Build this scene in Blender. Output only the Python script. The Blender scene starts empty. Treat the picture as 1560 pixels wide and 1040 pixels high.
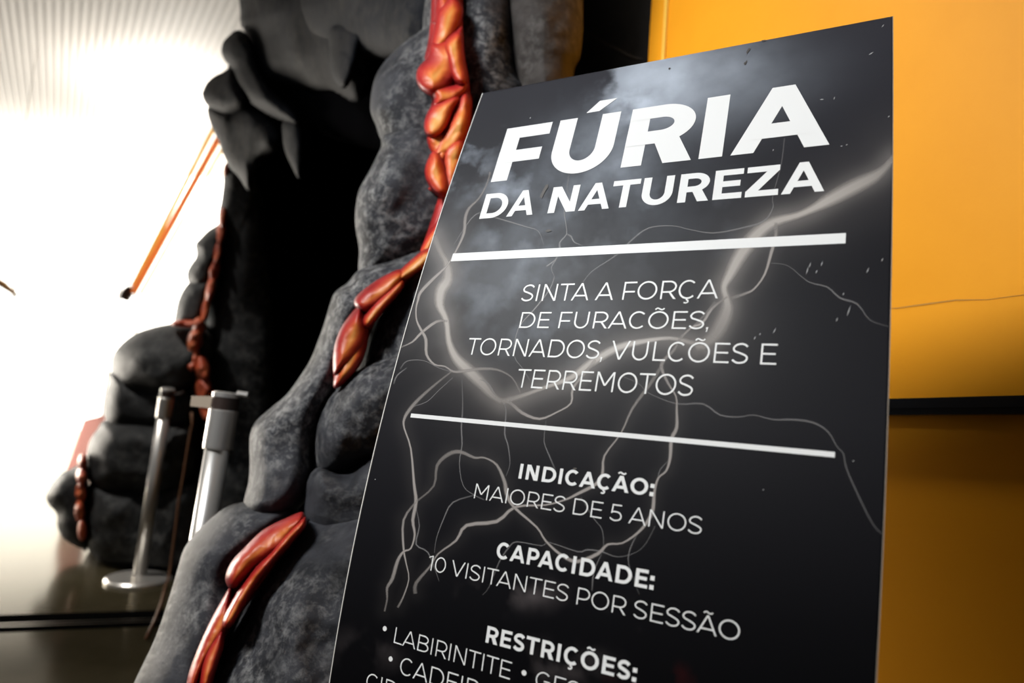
import bpy, bmesh, math, random
import numpy as np
from mathutils import Vector, Matrix, noise

# ------------------------------------------------------------------ camera
C = bpy.context.scene.collection
SC = bpy.context.scene
IW, IH, F = 1560, 1040, 1015.0
PP = np.array([780.0, 520.0])
CAM_H = 1.05
HV = np.array([-1051.0, 477.0])                    # where the sign's level lines meet
_vy = -10000.0
_a = HV - PP
_up = np.array([-(_a[1]*_vy + F*F)/_a[0], _vy, F]); _up /= np.linalg.norm(_up)
_f = np.array([0, 0, 1.0]); _Y = _f - (_f @ _up)*_up; _Y /= np.linalg.norm(_Y)
_X = np.cross(_Y, _up)
M = np.stack([_X, _Y, _up])                        # camera (x right, y down, z forward) -> world
CAM = np.array([0, 0, CAM_H])

cd = bpy.data.cameras.new('camera'); cam = bpy.data.objects.new('camera', cd); C.objects.link(cam)
cd.sensor_width = 36; cd.lens = 36*F/IW; cd.clip_start = .02
r_, u_, b_ = M @ np.array([1, 0, 0]), M @ np.array([0, -1, 0]), M @ np.array([0, 0, -1])
cam.matrix_world = Matrix(((r_[0], u_[0], b_[0], CAM[0]), (r_[1], u_[1], b_[1], CAM[1]),
                           (r_[2], u_[2], b_[2], CAM[2]), (0, 0, 0, 1)))
cd.dof.use_dof = True; cd.dof.focus_distance = 1.02; cd.dof.aperture_fstop = 2.4
SC.camera = cam

SC.view_settings.view_transform = 'Standard'; SC.view_settings.look = 'None'
SC.view_settings.exposure = 0; SC.view_settings.gamma = 1; SC.view_settings.use_curve_mapping = False

wd = bpy.data.worlds.new('world'); SC.world = wd; wd.use_nodes = True
wd.node_tree.nodes['Background'].inputs[0].default_value = (.9, .92, 1, 1)
wd.node_tree.nodes['Background'].inputs[1].default_value = .075

def lamp(name, kind, loc, target, energy, color=(1, 1, 1), size=.5, size_y=None, spot=None, blend=.5):
    d = bpy.data.lights.new(name, kind); d.energy = energy; d.color = color
    if kind == 'AREA':
        d.size = size
        if size_y: d.shape = 'RECTANGLE'; d.size_y = size_y
    else:
        d.shadow_soft_size = size
    if spot: d.spot_size = spot; d.spot_blend = blend
    o = bpy.data.objects.new(name, d); C.objects.link(o); o.location = loc
    o.rotation_euler = (Vector(target) - Vector(loc)).to_track_quat('-Z', 'Y').to_euler()
    return o
lamp('hall_light', 'SPOT', (-3.3, -.9, 4.2), (-.05, 1.25, 1.02), 860, (1, .95, .87), .6, None, math.radians(48), .75)
cf = lamp('ceiling_floodlight', 'AREA', (-2.3, -.4, 3.7), (-.1, 1.3, 1.5), 13, (.74, .86, 1), 1.0); cf.data.spread = math.radians(70)
lamp('far_pillar_fill', 'SPOT', (-3.4, 1.6, 4.8), (-2.35, 4.0, .75), 800, (1, .96, .9), .2, None, math.radians(34), .8)  # unseen spot added as fill for the far pillar's tops
lamp('wall_spotlight', 'SPOT', (.05, 1.35, 3.7), (.60, 1.65, 2.4), 135, (1, .97, .9), .12, None, math.radians(48), 1)
sw = lamp('side_rim_fill', 'AREA', (-6.2, 5.6, .9), (-.6, 1.8, 1.4), 85, (1, .92, .80), 1.8); sw.data.spread = math.radians(80)  # unseen area lamp added to rim-light the rock from the left
lamp('ceiling_glow_fill', 'AREA', (-5.0, 9.2, 4.2), (-5.0, 9.2, 6), 130, (1, .95, .87), 1.2)  # unseen lamp added to bloom the ceiling towards white
lamp('ceiling_edge_fill', 'AREA', (-6.5, 11.8, 4.2), (-6.5, 12.0, 6), 330, (1, .93, .80), 9, .5)  # unseen lamp strip added to brighten the ceiling beside the windows
lamp('floor_glare_fill', 'SPOT', (-6.5, 8.6, 4.8), (-6.0, 8.4, 0), 4500, (1, .93, .78), .3, None, math.radians(70), 1)  # unseen lamp added to make the daylight pool on the floor

# ------------------------------------------------------------------ helpers
def ray(px, py):
    v = np.array([(px-PP[0])/F, (py-PP[1])/F, 1.0]); return M @ v
def at(px, py, z): return CAM + ray(px, py)*z
def on_floor(px, py, h=0.0):
    r = ray(px, py); return CAM + r*((h-CAM_H)/r[2])
def on_plane(px, py, p0, n):
    r = ray(px, py); return CAM + r*(((p0-CAM) @ n)/(r @ n))

def mesh_obj(name, verts, faces, mat, parent=None, smooth=False, attr=None):
    me = bpy.data.meshes.new(name)
    me.from_pydata([tuple(map(float, v)) for v in verts], [], [tuple(map(int, f)) for f in faces])
    if attr:
        for k, v in attr.items():
            v = np.asarray(v, np.float32)
            if v.ndim == 1:
                a = me.attributes.new(k, 'FLOAT', 'POINT'); a.data.foreach_set('value', v)
            else:
                a = me.attributes.new(k, 'FLOAT_COLOR', 'POINT')
                a.data.foreach_set('color', np.concatenate([v, np.ones((len(v), 1), np.float32)], 1).ravel())
    for m in (mat if isinstance(mat, (list, tuple)) else [mat]): me.materials.append(m)
    if smooth: me.polygons.foreach_set('use_smooth', [True]*len(me.polygons))
    me.update()
    o = bpy.data.objects.new(name, me); C.objects.link(o)
    if parent:
        o.parent = parent; o.matrix_parent_inverse = Matrix.Translation(-Vector(parent.location))
    return o
def bm_obj(name, bm, mat, parent=None, smooth=False):
    me = bpy.data.meshes.new(name); bm.to_mesh(me); bm.free(); me.materials.append(mat)
    if smooth: me.polygons.foreach_set('use_smooth', [True]*len(me.polygons))
    o = bpy.data.objects.new(name, me); C.objects.link(o)
    if parent:
        o.parent = parent; o.matrix_parent_inverse = Matrix.Translation(-Vector(parent.location))
    return o
def tag(o, label, cat, group=None):
    o['label'] = label; o['category'] = cat
    if group: o['group'] = group
    return o
def thing(name, loc, label, cat, group=None):
    o = bpy.data.objects.new(name, None); C.objects.link(o); o.location = tuple(map(float, loc)); o.empty_display_size = .05
    return tag(o, label, cat, group)
def struct(o): o['kind'] = 'structure'; return o
def fix_normals(o):
    bm = bmesh.new(); bm.from_mesh(o.data); bmesh.ops.recalc_face_normals(bm, faces=bm.faces)
    bm.to_mesh(o.data); bm.free(); return o

def slab(name, corners, normal, t, mat, parent=None):
    """box from four corners, thickened by t along normal"""
    c = [np.array(p, float) for p in corners]; n = np.array(normal, float)*t
    return fix_normals(mesh_obj(name, c+[p+n for p in c],
        [(0, 1, 2, 3), (7, 6, 5, 4), (0, 4, 5, 1), (1, 5, 6, 2), (2, 6, 7, 3), (3, 7, 4, 0)], mat, parent))
def add_lathe(bm, prof, origin, axis=(0, 0, 1), n=32):
    q = Vector((0, 0, 1)).rotation_difference(Vector(axis)); o = Vector(origin); rings = []
    for r, z in prof:
        rings.append([bm.verts.new(o + q @ Vector((r*math.cos(2*math.pi*k/n), r*math.sin(2*math.pi*k/n), z))) for k in range(n)])
    for a, b in zip(rings, rings[1:]):
        for k in range(n): bm.faces.new((a[k], a[(k+1) % n], b[(k+1) % n], b[k]))
    bm.faces.new(rings[0][::-1]); bm.faces.new(rings[-1])
def add_tube(bm, pts, r, n=8):
    pts = [Vector(p) for p in pts]; rings = []
    rr = r if hasattr(r, '__len__') else [r]*len(pts)
    for i, p in enumerate(pts):
        d = (pts[min(i+1, len(pts)-1)] - pts[max(i-1, 0)]).normalized()
        s = d.cross(Vector((0.31, 0.9, 0.2))).normalized(); t = d.cross(s)
        rings.append([bm.verts.new(p + (s*math.cos(2*math.pi*k/n) + t*math.sin(2*math.pi*k/n))*rr[i]) for k in range(n)])
    for a, b in zip(rings, rings[1:]):
        for k in range(n): bm.faces.new((a[k], a[(k+1) % n], b[(k+1) % n], b[k]))
    bm.faces.new(rings[0][::-1]); bm.faces.new(rings[-1])
    bmesh.ops.recalc_face_normals(bm, faces=bm.faces)

# ------------------------------------------------------------------ materials
def mat_new(name):
    m = bpy.data.materials.new(name); m.use_nodes = True; nt = m.node_tree
    return m, nt, nt.nodes['Principled BSDF']
def setin(b, **k):
    for key, v in k.items():
        b.inputs[key.replace('_', ' ')].default_value = v
def plain(name, col, rough=.5, metal=0, spec=.5, coat=0, emit=None, es=0):
    m, nt, b = mat_new(name)
    setin(b, Base_Color=(*col, 1), Roughness=rough, Metallic=metal, Specular_IOR_Level=spec, Coat_Weight=coat)
    if emit: setin(b, Emission_Color=(*emit, 1), Emission_Strength=es)
    return m
def N(nt, typ, **k):
    n = nt.nodes.new(typ)
    for a, v in k.items(): setattr(n, a, v)
    return n
def ramp(nt, stops):
    r = N(nt, 'ShaderNodeValToRGB'); e = r.color_ramp.elements
    while len(e) < len(stops): e.new(.5)
    for el, (p, c) in zip(e, stops): el.position = p; el.color = (*c, 1)
    return r
def tex_noise(nt, scale, detail=4, rough=.55, dist=0, coord='Object'):
    tc = N(nt, 'ShaderNodeTexCoord'); n = N(nt, 'ShaderNodeTexNoise')
    n.inputs['Scale'].default_value = scale; n.inputs['Detail'].default_value = detail
    n.inputs['Roughness'].default_value = rough; n.inputs['Distortion'].default_value = dist
    nt.links.new(tc.outputs[coord], n.inputs['Vector']); return n
def bump(nt, b, sock, strength, dist):
    bp = N(nt, 'ShaderNodeBump'); bp.inputs['Strength'].default_value = strength; bp.inputs['Distance'].default_value = dist
    nt.links.new(sock, bp.inputs['Height']); nt.links.new(bp.outputs[0], b.inputs['Normal'])

def rock_mat(name, dark, mid, light, rough=.62, scale=7, amt=1.0):
    m, nt, b = mat_new(name); setin(b, Roughness=rough, Specular_IOR_Level=.14)
    n1 = tex_noise(nt, scale, 6, .6, .4)
    n2 = tex_noise(nt, scale*5.5, 9, .75, .25)                        # brush marks
    n3 = tex_noise(nt, scale*.45, 3, .5, .2)                         # where the light paint was brushed on
    r = ramp(nt, [(.34, dark), (.62, mid)]); nt.links.new(n1.outputs['Fac'], r.inputs[0])
    a = N(nt, 'ShaderNodeMapRange'); a.inputs[1].default_value = .46; a.inputs[2].default_value = .70
    nt.links.new(n2.outputs['Fac'], a.inputs[0])
    c = N(nt, 'ShaderNodeMapRange'); c.inputs[1].default_value = .37; c.inputs[2].default_value = .60
    nt.links.new(n3.outputs['Fac'], c.inputs[0])
    f = N(nt, 'ShaderNodeMath', operation='MULTIPLY'); nt.links.new(a.outputs[0], f.inputs[0]); nt.links.new(c.outputs[0], f.inputs[1])
    f2 = N(nt, 'ShaderNodeMath', operation='MULTIPLY'); f2.inputs[1].default_value = amt; nt.links.new(f.outputs[0], f2.inputs[0])
    mx = N(nt, 'ShaderNodeMix', data_type='RGBA'); nt.links.new(f2.outputs[0], mx.inputs[0]); nt.links.new(r.outputs[0], mx.inputs[6]); mx.inputs[7].default_value = (*light, 1)
    nt.links.new(mx.outputs[2], b.inputs['Base Color'])
    h = N(nt, 'ShaderNodeMath', operation='ADD'); nt.links.new(n1.outputs['Fac'], h.inputs[0]); nt.links.new(n2.outputs['Fac'], h.inputs[1])
    bump(nt, b, h.outputs[0], .45, .012)
    return m
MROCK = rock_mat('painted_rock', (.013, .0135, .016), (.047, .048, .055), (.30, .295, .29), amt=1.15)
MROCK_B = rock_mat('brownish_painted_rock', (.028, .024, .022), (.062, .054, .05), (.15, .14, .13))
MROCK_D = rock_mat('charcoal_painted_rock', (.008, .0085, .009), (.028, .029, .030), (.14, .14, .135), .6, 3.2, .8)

MROCK_O = rock_mat('shaded_overhang_rock', (.004, .0045, .0065), (.009, .0105, .0155), (.060, .055, .048), .7, 3.6, .6)  # overhang's dim bluish shade put into a darker copy of the rock
def lava_mat(name, sh=0.0, dim=1.0):
    m, nt, b = mat_new(name); setin(b, Roughness=.45, Specular_IOR_Level=.3, Coat_Weight=.04, Coat_Roughness=.2)
    at_ = N(nt, 'ShaderNodeAttribute', attribute_name='core'); n = tex_noise(nt, 7, 2, .45, .4)
    s = N(nt, 'ShaderNodeMath', operation='SUBTRACT'); s.inputs[1].default_value = .5-sh
    ml = N(nt, 'ShaderNodeMath', operation='MULTIPLY_ADD'); ml.inputs[1].default_value = 1.1
    nt.links.new(n.outputs['Fac'], s.inputs[0]); nt.links.new(s.outputs[0], ml.inputs[0]); nt.links.new(at_.outputs['Fac'], ml.inputs[2])
    r = ramp(nt, [(p, tuple(c*dim for c in q)) for p, q in [(.02, (.26, .010, .012)), (.3, (.46, .022, .018)), (.55, (.62, .08, .024)), (.8, (.85, .24, .045)), (1, (.92, .42, .11))]])
    nt.links.new(ml.outputs[0], r.inputs[0]); nt.links.new(r.outputs[0], b.inputs['Base Color'])
    return m
MLAVA = lava_mat('painted_lava', .02); MLAVA_L = lava_mat('dull_painted_lava', -.04, .75)
def lava_far():
    m, nt, b = mat_new('brick_red_lava'); setin(b, Roughness=.5)
    n = tex_noise(nt, 14, 4, .6, .5); r = ramp(nt, [(.3, (.22, .024, .012)), (.5, (.46, .08, .03)), (.7, (.62, .17, .06))])
    nt.links.new(n.outputs['Fac'], r.inputs[0]); nt.links.new(r.outputs[0], b.inputs['Base Color']); return m
MLAVA_F = lava_far()
MBLACK = plain('cave_shade_black', (.003, .003, .0035), 1, spec=0)  # shade of the tunnel and behind the overhang put in as near-black colour

# ------------------------------------------------------------------ setting
def floor_mat():
    m, nt, b = mat_new('polished_floor'); nt.nodes.remove(b)
    n = tex_noise(nt, 2.2, 6, .6); r = ramp(nt, [(.35, (.034, .028, .015)), (.65, (.052, .043, .025))])
    nt.links.new(n.outputs['Fac'], r.inputs[0])
    d = N(nt, 'ShaderNodeBsdfDiffuse'); nt.links.new(r.outputs[0], d.inputs[0])
    g = N(nt, 'ShaderNodeBsdfGlossy'); g.inputs['Roughness'].default_value = .17; g.inputs[0].default_value = (.95, .9, .8, 1)
    lw = N(nt, 'ShaderNodeLayerWeight'); lw.inputs[0].default_value = .5
    mr = N(nt, 'ShaderNodeMapRange'); mr.interpolation_type = 'SMOOTHSTEP'
    for k, v in zip((1, 2, 3, 4), (.66, .95, .016, .7)): mr.inputs[k].default_value = v
    nt.links.new(lw.outputs['Facing'], mr.inputs[0])
    x = N(nt, 'ShaderNodeMixShader'); nt.links.new(mr.outputs[0], x.inputs[0]); nt.links.new(d.outputs[0], x.inputs[1]); nt.links.new(g.outputs[0], x.inputs[2])
    nt.links.new(x.outputs[0], nt.nodes['Material Output'].inputs['Surface']); return m
WY = 12.6; CZ = 5.1
struct(slab('floor', [(-16, -4, 0), (5, -4, 0), (5, WY+.3, 0), (-16, WY+.3, 0)], (0, 0, -1), .1, floor_mat()))
def ceil_mat():
    m, nt, b = mat_new('ribbed_metal_ceiling'); setin(b, Base_Color=(.46, .43, .40, 1), Roughness=.6)
    return m
# ribbed ceiling: shallow trapezoid ribs running slantwise towards the windows
_ra = math.radians(34); _rd = np.array([-math.sin(_ra), math.cos(_ra)]); _rp = np.array([math.cos(_ra), math.sin(_ra)])
prof = []; x = -17.0
while x < 17:
    prof += [(x, CZ), (x+.035, CZ), (x+.042, CZ-.006), (x+.062, CZ-.006), (x+.069, CZ)]; x += .085
vs = []
for L in (-8, 22):
    for a, z in prof: q = np.array([-2., 0.])+_rd*L+_rp*a; vs.append((q[0], q[1], z))
n = len(prof)
ce = struct(mesh_obj('ceiling', vs, [(i, i+1, n+i+1, n+i) for i in range(n-1)], ceil_mat()))
bm = bmesh.new(); bm.from_mesh(ce.data)
for co, no in (((0, WY+.1, 0), (0, 1, 0)), ((0, -4, 0), (0, -1, 0)), ((5, 0, 0), (1, 0, 0)), ((-16, 0, 0), (-1, 0, 0))):
    bmesh.ops.bisect_plane(bm, geom=bm.verts[:]+bm.edges[:]+bm.faces[:], plane_co=co, plane_no=no, clear_outer=True)
bm.to_mesh(ce.data); bm.free()
MGLOW = plain('daylit_glazing', (.8, .8, .8), .4, emit=(1, .965, .89), es=3.2)
win = struct(slab('window_1', [(-15.5, WY, .01), (4.5, WY, .01), (4.5, WY, CZ-.01), (-15.5, WY, CZ-.01)], (0, 1, 0), .03, MGLOW))
bm = bmesh.new()
for i in range(11):
    xx = -15.5 + 2*i
    bmesh.ops.create_cube(bm, size=1, matrix=Matrix.Translation((xx, WY-.03, CZ/2)) @ Matrix.Diagonal((.03, .06, CZ-.02, 1)))
for zz in (CZ-.03,):
    bmesh.ops.create_cube(bm, size=1, matrix=Matrix.Translation((-5.5, WY-.03, zz)) @ Matrix.Diagonal((20, .06, .06, 1)))
bm_obj('window_frame', bm, plain('white_frame', (.85, .83, .8), .4), win)

# yellow wall
HOR = lambda px: next(y for y in np.linspace(300, 900, 6001) if ray(px, y)[2] <= 0)
wdir = ray(60, HOR(60)); wdir[2] = 0; wdir /= np.linalg.norm(wdir)       # points away along the wall
wn = np.cross(wdir, [0, 0, 1.]);  wn /= np.linalg.norm(wn)
W0 = at(993, 0, 2.15)
if (CAM-W0) @ wn < 0: wn = -wn
edge = np.array([W0[0], W0[1], 0])
def yellow_mat():
    m, nt, b = mat_new('yellow_paint'); setin(b, Roughness=.5, Specular_IOR_Level=.15)
    n = tex_noise(nt, 3, 6, .6); r = ramp(nt, [(.3, (.78, .305, .008)), (.7, (.83, .335, .011))])
    nt.links.new(n.outputs['Fac'], r.inputs[0]); nt.links.new(r.outputs[0], b.inputs['Base Color'])
    n2 = tex_noise(nt, 60, 4, .6); bump(nt, b, n2.outputs['Fac'], .06, .004)
    return m
MYEL = yellow_mat()
def wp(t, h, off=0): return edge - wdir*t + np.array([0, 0, h]) + wn*off
struct(slab('wall_right', [wp(0, 0), wp(2.6, 0), wp(2.6, CZ), wp(0, CZ)], -wn, .12, MYEL))
def wall_t(px, py):
    p = on_plane(px, py, edge, wn); return (edge-p) @ wdir, p[2]
# shallow strip near the wall's left end, the black rail and the seam
t0, _ = wall_t(1013, 40); 
struct(slab('trim_1', [wp(t0, 0), wp(t0+.012, 0), wp(t0+.012, CZ), wp(t0, CZ)], wn, .008, plain('yellow_edge', (.86, .5, .08), .35)))
MRAIL = plain('black_rail', (.006, .006, .007), .25)
ta, ha = wall_t(1357, 621); tb, hb = wall_t(1560, 618); k = (hb-ha)/(tb-ta)
def rail(h0, h1, o0, o1, name):
    p = [wp(0.02, ha+h0-k*(ta-.02), o0), wp(2.55, ha+h0+k*(2.55-ta), o0), wp(2.55, ha+h1+k*(2.55-ta), o0), wp(.02, ha+h1-k*(ta-.02), o0)]
    return slab(name, p, wn, o1-o0, MRAIL)
hh = (wall_t(1450, 607)[1]-wall_t(1450, 633)[1])/2
r1 = struct(rail(-hh, hh, 0, .03, 'trim_2'))
r2 = rail(-.004, .006, .03, .036, 'rail_lip'); r2.parent = r1
tc_, hc_ = wall_t(1360, 468); td_, hd_ = wall_t(1560, 449)
pts = []
for i in range(30):
    a = i/29; t = -.0+.5+a*1.6; h = hc_ + (hd_-hc_)*(t-tc_)/(td_-tc_) + .003*math.sin(i*2.1)
    pts.append((t, h))
vs = [wp(t, h+s*(.0009+.0005*math.sin(i*1.3)), .0012) for i, (t, h) in enumerate(pts) for s in (-1, 1)]
struct(mesh_obj('trim_3', vs, [(2*i, 2*i+1, 2*i+3, 2*i+2) for i in range(29)], plain('seam_brown', (.42, .18, .014), .6)))

# dark printed panel standing between the rock and the yellow wall
def mural_mat():
    m, nt, b = mat_new('dark_mural_print'); setin(b, Roughness=.4)
    n = tex_noise(nt, 4, 8, .65, 1.2); r = ramp(nt, [(.35, (.010, .009, .008)), (.62, (.020, .017, .015)), (.8, (.06, .05, .042))])
    nt.links.new(n.outputs['Fac'], r.inputs[0]); nt.links.new(r.outputs[0], b.inputs['Base Color']); return m
MMUR = mural_mat()
pb = thing('mural_panel', wp(-.45, 0, -.1), 'dark brown printed wall panel between the grey rock and the yellow wall', 'panel')
slab('board', [wp(-.004, 0, -.03), wp(-.6, 0, -.03), wp(-.6, 3.6, -.03), wp(-.004, 3.6, -.03)], -wn, .05, MMUR, pb)
cr = [(895, 50), (908, 57), (925, 68), (940, 74), (955, 83), (968, 88), (978, 90)]
vs = []
for i, p in enumerate(cr):
    q = on_plane(*p, edge-wn*.028, wn)
    w_ = .004*math.sin(math.pi*(i+.5)/len(cr))+.001
    vs += [q+np.array([0, 0, w_]), q-np.array([0, 0, w_])]
mesh_obj('printed_crack', vs, [(2*i, 2*i+1, 2*i+3, 2*i+2) for i in range(len(cr)-1)], plain('crack_print', (.06, .048, .038), .5), pb)

# floor channel
fa, fb = on_floor(0, 963), on_floor(230, 954)
fdv = (fb-fa); fdv /= np.linalg.norm(fdv); fnv = np.array([-fdv[1], fdv[0], 0])
ch = thing('floor_channel', (fa+fb)/2, 'black slotted channel cover let into the floor in front of the posts', 'drain cover')
L_ = 6.0
def strip(name, o0, o1, z, mat):
    a = fa-fdv*2.2; b = a+fdv*L_; 
    return slab(name, [a+fnv*o0, b+fnv*o0, b+fnv*o1, a+fnv*o1], (0, 0, 1), z, mat, ch)
strip('tray', 0, abs((on_floor(0, 937)-fa) @ fnv), .0015, plain('channel_black', (.003, .003, .003), .9, spec=0))
MST = plain('channel_steel', (.22, .19, .15), .3, .8)
for o in (.06, .10): strip('slat', o, o+.007, .003, MST)

# ------------------------------------------------------------------ rock lumps
def smooth_poly(p, n=6):
    p = np.array(p, float); m = len(p); out = []
    for i in range(m):
        p0, p1, p2, p3 = p[i-1], p[i], p[(i+1) % m], p[(i+2) % m]
        for k in range(n):
            t = k/n
            out.append(.5*((2*p1)+(-p0+p2)*t+(2*p0-5*p1+4*p2-p3)*t*t+(-p0+3*p1-3*p2+p3)*t**3))
    return np.array(out)
def poly_sdf(P, poly):
    a = poly; b = np.roll(poly, -1, 0); best = np.full(len(P), 1e9); near = np.zeros_like(P); ins = np.zeros(len(P), bool)
    for i in range(len(a)):
        d = b[i]-a[i]; l2 = d @ d + 1e-12; t = np.clip(((P-a[i]) @ d)/l2, 0, 1); q = a[i]+t[:, None]*d
        dist = np.hypot(*(P-q).T); m = dist < best; best[m] = dist[m]; near[m] = q[m]
        c = (a[i, 1] > P[:, 1]) != (b[i, 1] > P[:, 1])
        if abs(d[1]) > 1e-12: ins ^= c & (P[:, 0] < d[0]*(P[:, 1]-a[i, 1])/d[1]+a[i, 0])
    return np.where(ins, best, -best), near
def fbm(p, oct=4):
    return noise.fractal(Vector(p), .9, 2.0, oct)
def lump(poly, z, bulge, step=None, R=.75, rough=.16, nscale=3.5, seed=0, smooth=True, back=.8, tilt=0):
    """rounded boulder whose outline is poly; z = distance of its middle, bulge = half depth in metres"""
    z0 = z if callable(z) else (lambda x, y: z)
    _py = [q[1] for q in poly]; _m, _h = (max(_py)+min(_py))/2, max(_py)-min(_py)
    zf = lambda x, y: z0(x, y)+tilt*(y-_m)/_h
    poly = smooth_poly(poly) if smooth else np.array(poly, float)
    lo, hi = poly.min(0), poly.max(0); ext = hi-lo
    step = step or max(2.0, math.sqrt(ext[0]*ext[1])/34)
    nx, ny = int(ext[0]/step)+3, int(ext[1]/step)+3
    gx, gy = np.meshgrid(lo[0]-step+np.arange(nx+1)*step, lo[1]-step+np.arange(ny+1)*step)
    P = np.stack([gx.ravel(), gy.ravel()], 1); d, near = poly_sdf(P, poly)
    keep = (d > -.72*step).reshape(gx.shape)
    idx = np.arange(len(P)).reshape(gx.shape)
    q = keep[:-1, :-1] & keep[:-1, 1:] & keep[1:, 1:] & keep[1:, :-1]
    quads = np.stack([idx[:-1, :-1][q], idx[:-1, 1:][q], idx[1:, 1:][q], idx[1:, :-1][q]], 1)
    cnt = {}
    for f in quads:
        for i in range(4):
            e = (min(f[i], f[(i+1) % 4]), max(f[i], f[(i+1) % 4])); cnt[e] = cnt.get(e, 0)+1
    bnd = {v for e, c in cnt.items() if c == 1 for v in e}
    used = np.unique(quads)
    dm = d.max(); Rr = dm*R; verts = []; core = []; fr = {}; bk = {}
    for v in used:
        isb = v in bnd or d[v] < 0
        p = near[v] if isb else P[v]
        dd = 0 if isb else d[v]
        h = math.sqrt(max(0, 1-(1-min(dd, Rr)/Rr)**2))
        zc = float(zf(p[0], p[1])); r = ray(p[0], p[1])
        base = CAM+r*zc
        nz = fbm(base*nscale+seed*7.3, 2)
        rg = 1-abs(noise.noise(Vector(base*nscale*1.3+seed*3.1)))*2
        off = bulge*h*(1+rough*1.6*nz+rough*.5*rg)+min(bulge, .1)*.07*h*fbm(base*nscale*3.4+seed, 3)
        fr[v] = len(verts); verts.append(CAM+r*(zc-off)); core.append(min(1, dd/dm))
        if isb: bk[v] = fr[v]
    for v in used:
        if v in bk: continue
        h = math.sqrt(max(0, 1-(1-min(d[v], Rr)/Rr)**2)); zc = float(zf(*P[v])); r = ray(*P[v])
        bk[v] = len(verts); verts.append(CAM+r*(zc+bulge*back*h)); core.append(min(1, d[v]/dm))
    faces = [[fr[a] for a in f[::-1]] for f in quads] + [[bk[a] for a in f] for f in quads]
    return verts, faces, core
def lumps_obj(name, mat, parent, items):
    V, Fc, Cr, MI = [], [], [], []
    for it in items:
        kw = dict(it); mi = kw.pop('mi', 0)
        v, f, c = lump(**kw); o = len(V); V += v; Cr += c; Fc += [[a+o for a in q] for q in f]; MI += [mi]*len(f)
    ob = mesh_obj(name, V, Fc, mat, parent, True, {'core': Cr})
    ob.data.polygons.foreach_set('material_index', MI)
    return ob

vol = thing('volcano_archway', on_floor(430, 1000), 'dark grey sculpted volcano rock archway with red lava streams behind the sign', 'volcano model')
# --- near pillar (right of the opening)
zn = lambda dz=0: (lambda x, y: 1.93 - .50*min(max(y, -100), 1040)/1040 - max(0, y-1040)*.00012 + dz)
A = [(646, -300), (644, 10), (640, 45), (621, 60), (603, 76), (585, 95), (572, 116), (566, 140), (564, 165), (567, 178), (573, 192), (580, 212), (600, 240), (640, 262), (668, 250), (720, 200), (720, 60), (700, -300)]
B = [(583, 208), (580, 224), (567, 252), (556, 272), (546, 292), (541, 325), (542, 350), (547, 380), (547, 418), (570, 425), (612, 410), (650, 385), (690, 350), (720, 300), (700, 230), (650, 190), (610, 195)]
Cc = [(549, 410), (530, 430), (511, 444), (503, 462), (494, 492), (487, 512), (474, 545), (459, 570), (437, 600), (410, 623), (388, 644), (380, 668), (380, 708), (378, 735), (371, 770), (385, 790), (420, 795), (455, 775), (475, 740), (480, 690), (490, 640), (512, 600), (540, 520), (590, 455), (640, 415), (650, 380), (600, 395)]
E_ = [(374, 764), (345, 772), (322, 789), (298, 812), (280, 836), (270, 868), (259, 905), (237, 970), (205, 1038), (170, 1120), (140, 1250), (120, 1418), (320, 1430), (330, 1200), (345, 1040), (365, 960), (385, 880), (430, 820), (455, 775), (420, 760)]
D1 = [(660, 380), (636, 408), (602, 448), (577, 488), (563, 528), (556, 562), (560, 600), (600, 640), (700, 640), (760, 560), (760, 400)]
D2 = [(560, 556), (523, 582), (497, 612), (483, 642), (478, 672), (478, 702), (484, 724), (520, 735), (565, 715), (600, 690), (640, 640), (660, 580), (620, 540)]
D3 = [(486, 712), (469, 730), (464, 762), (463, 795), (480, 830), (540, 830), (600, 800), (640, 740), (640, 690), (580, 690), (530, 720)]
D4 = [(466, 785), (446, 820), (412, 866), (386, 905), (366, 938), (352, 962), (330, 1000), (308, 1042), (285, 1110), (270, 1240), (260, 1425), (760, 1425), (760, 1000), (740, 760), (600, 740), (520, 770)]
U1 = [(690, -300), (690, 60), (695, 200), (690, 330), (720, 420), (790, 400), (812, 220), (800, 130), (784, 70), (778, -300)]
U2 = [(758, -300), (768, 40), (786, 130), (796, 230), (796, 420), (884, 420), (884, 200), (874, 116), (884, 86), (888, 50), (888, 0), (886, -300)]
U3 = [(812, -300), (828, 0), (846, 45), (862, 90), (870, 112), (882, 92), (888, 60), (888, 10), (884, -300)]
U0 = [(690, -300), (690, 60), (690, 330), (760, 420), (840, 420), (884, 330), (880, 190), (872, 118), (880, 92), (886, 60), (887, 0), (884, -300)]
BK = [(690, -300), (655, 40), (640, 100), (630, 190), (620, 300), (620, 420), (560, 480), (530, 600), (520, 720), (480, 850), (420, 1000), (380, 1200), (360, 1420), (760, 1420), (800, 1000), (850, 500), (860, 200), (860, -300)]
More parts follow.
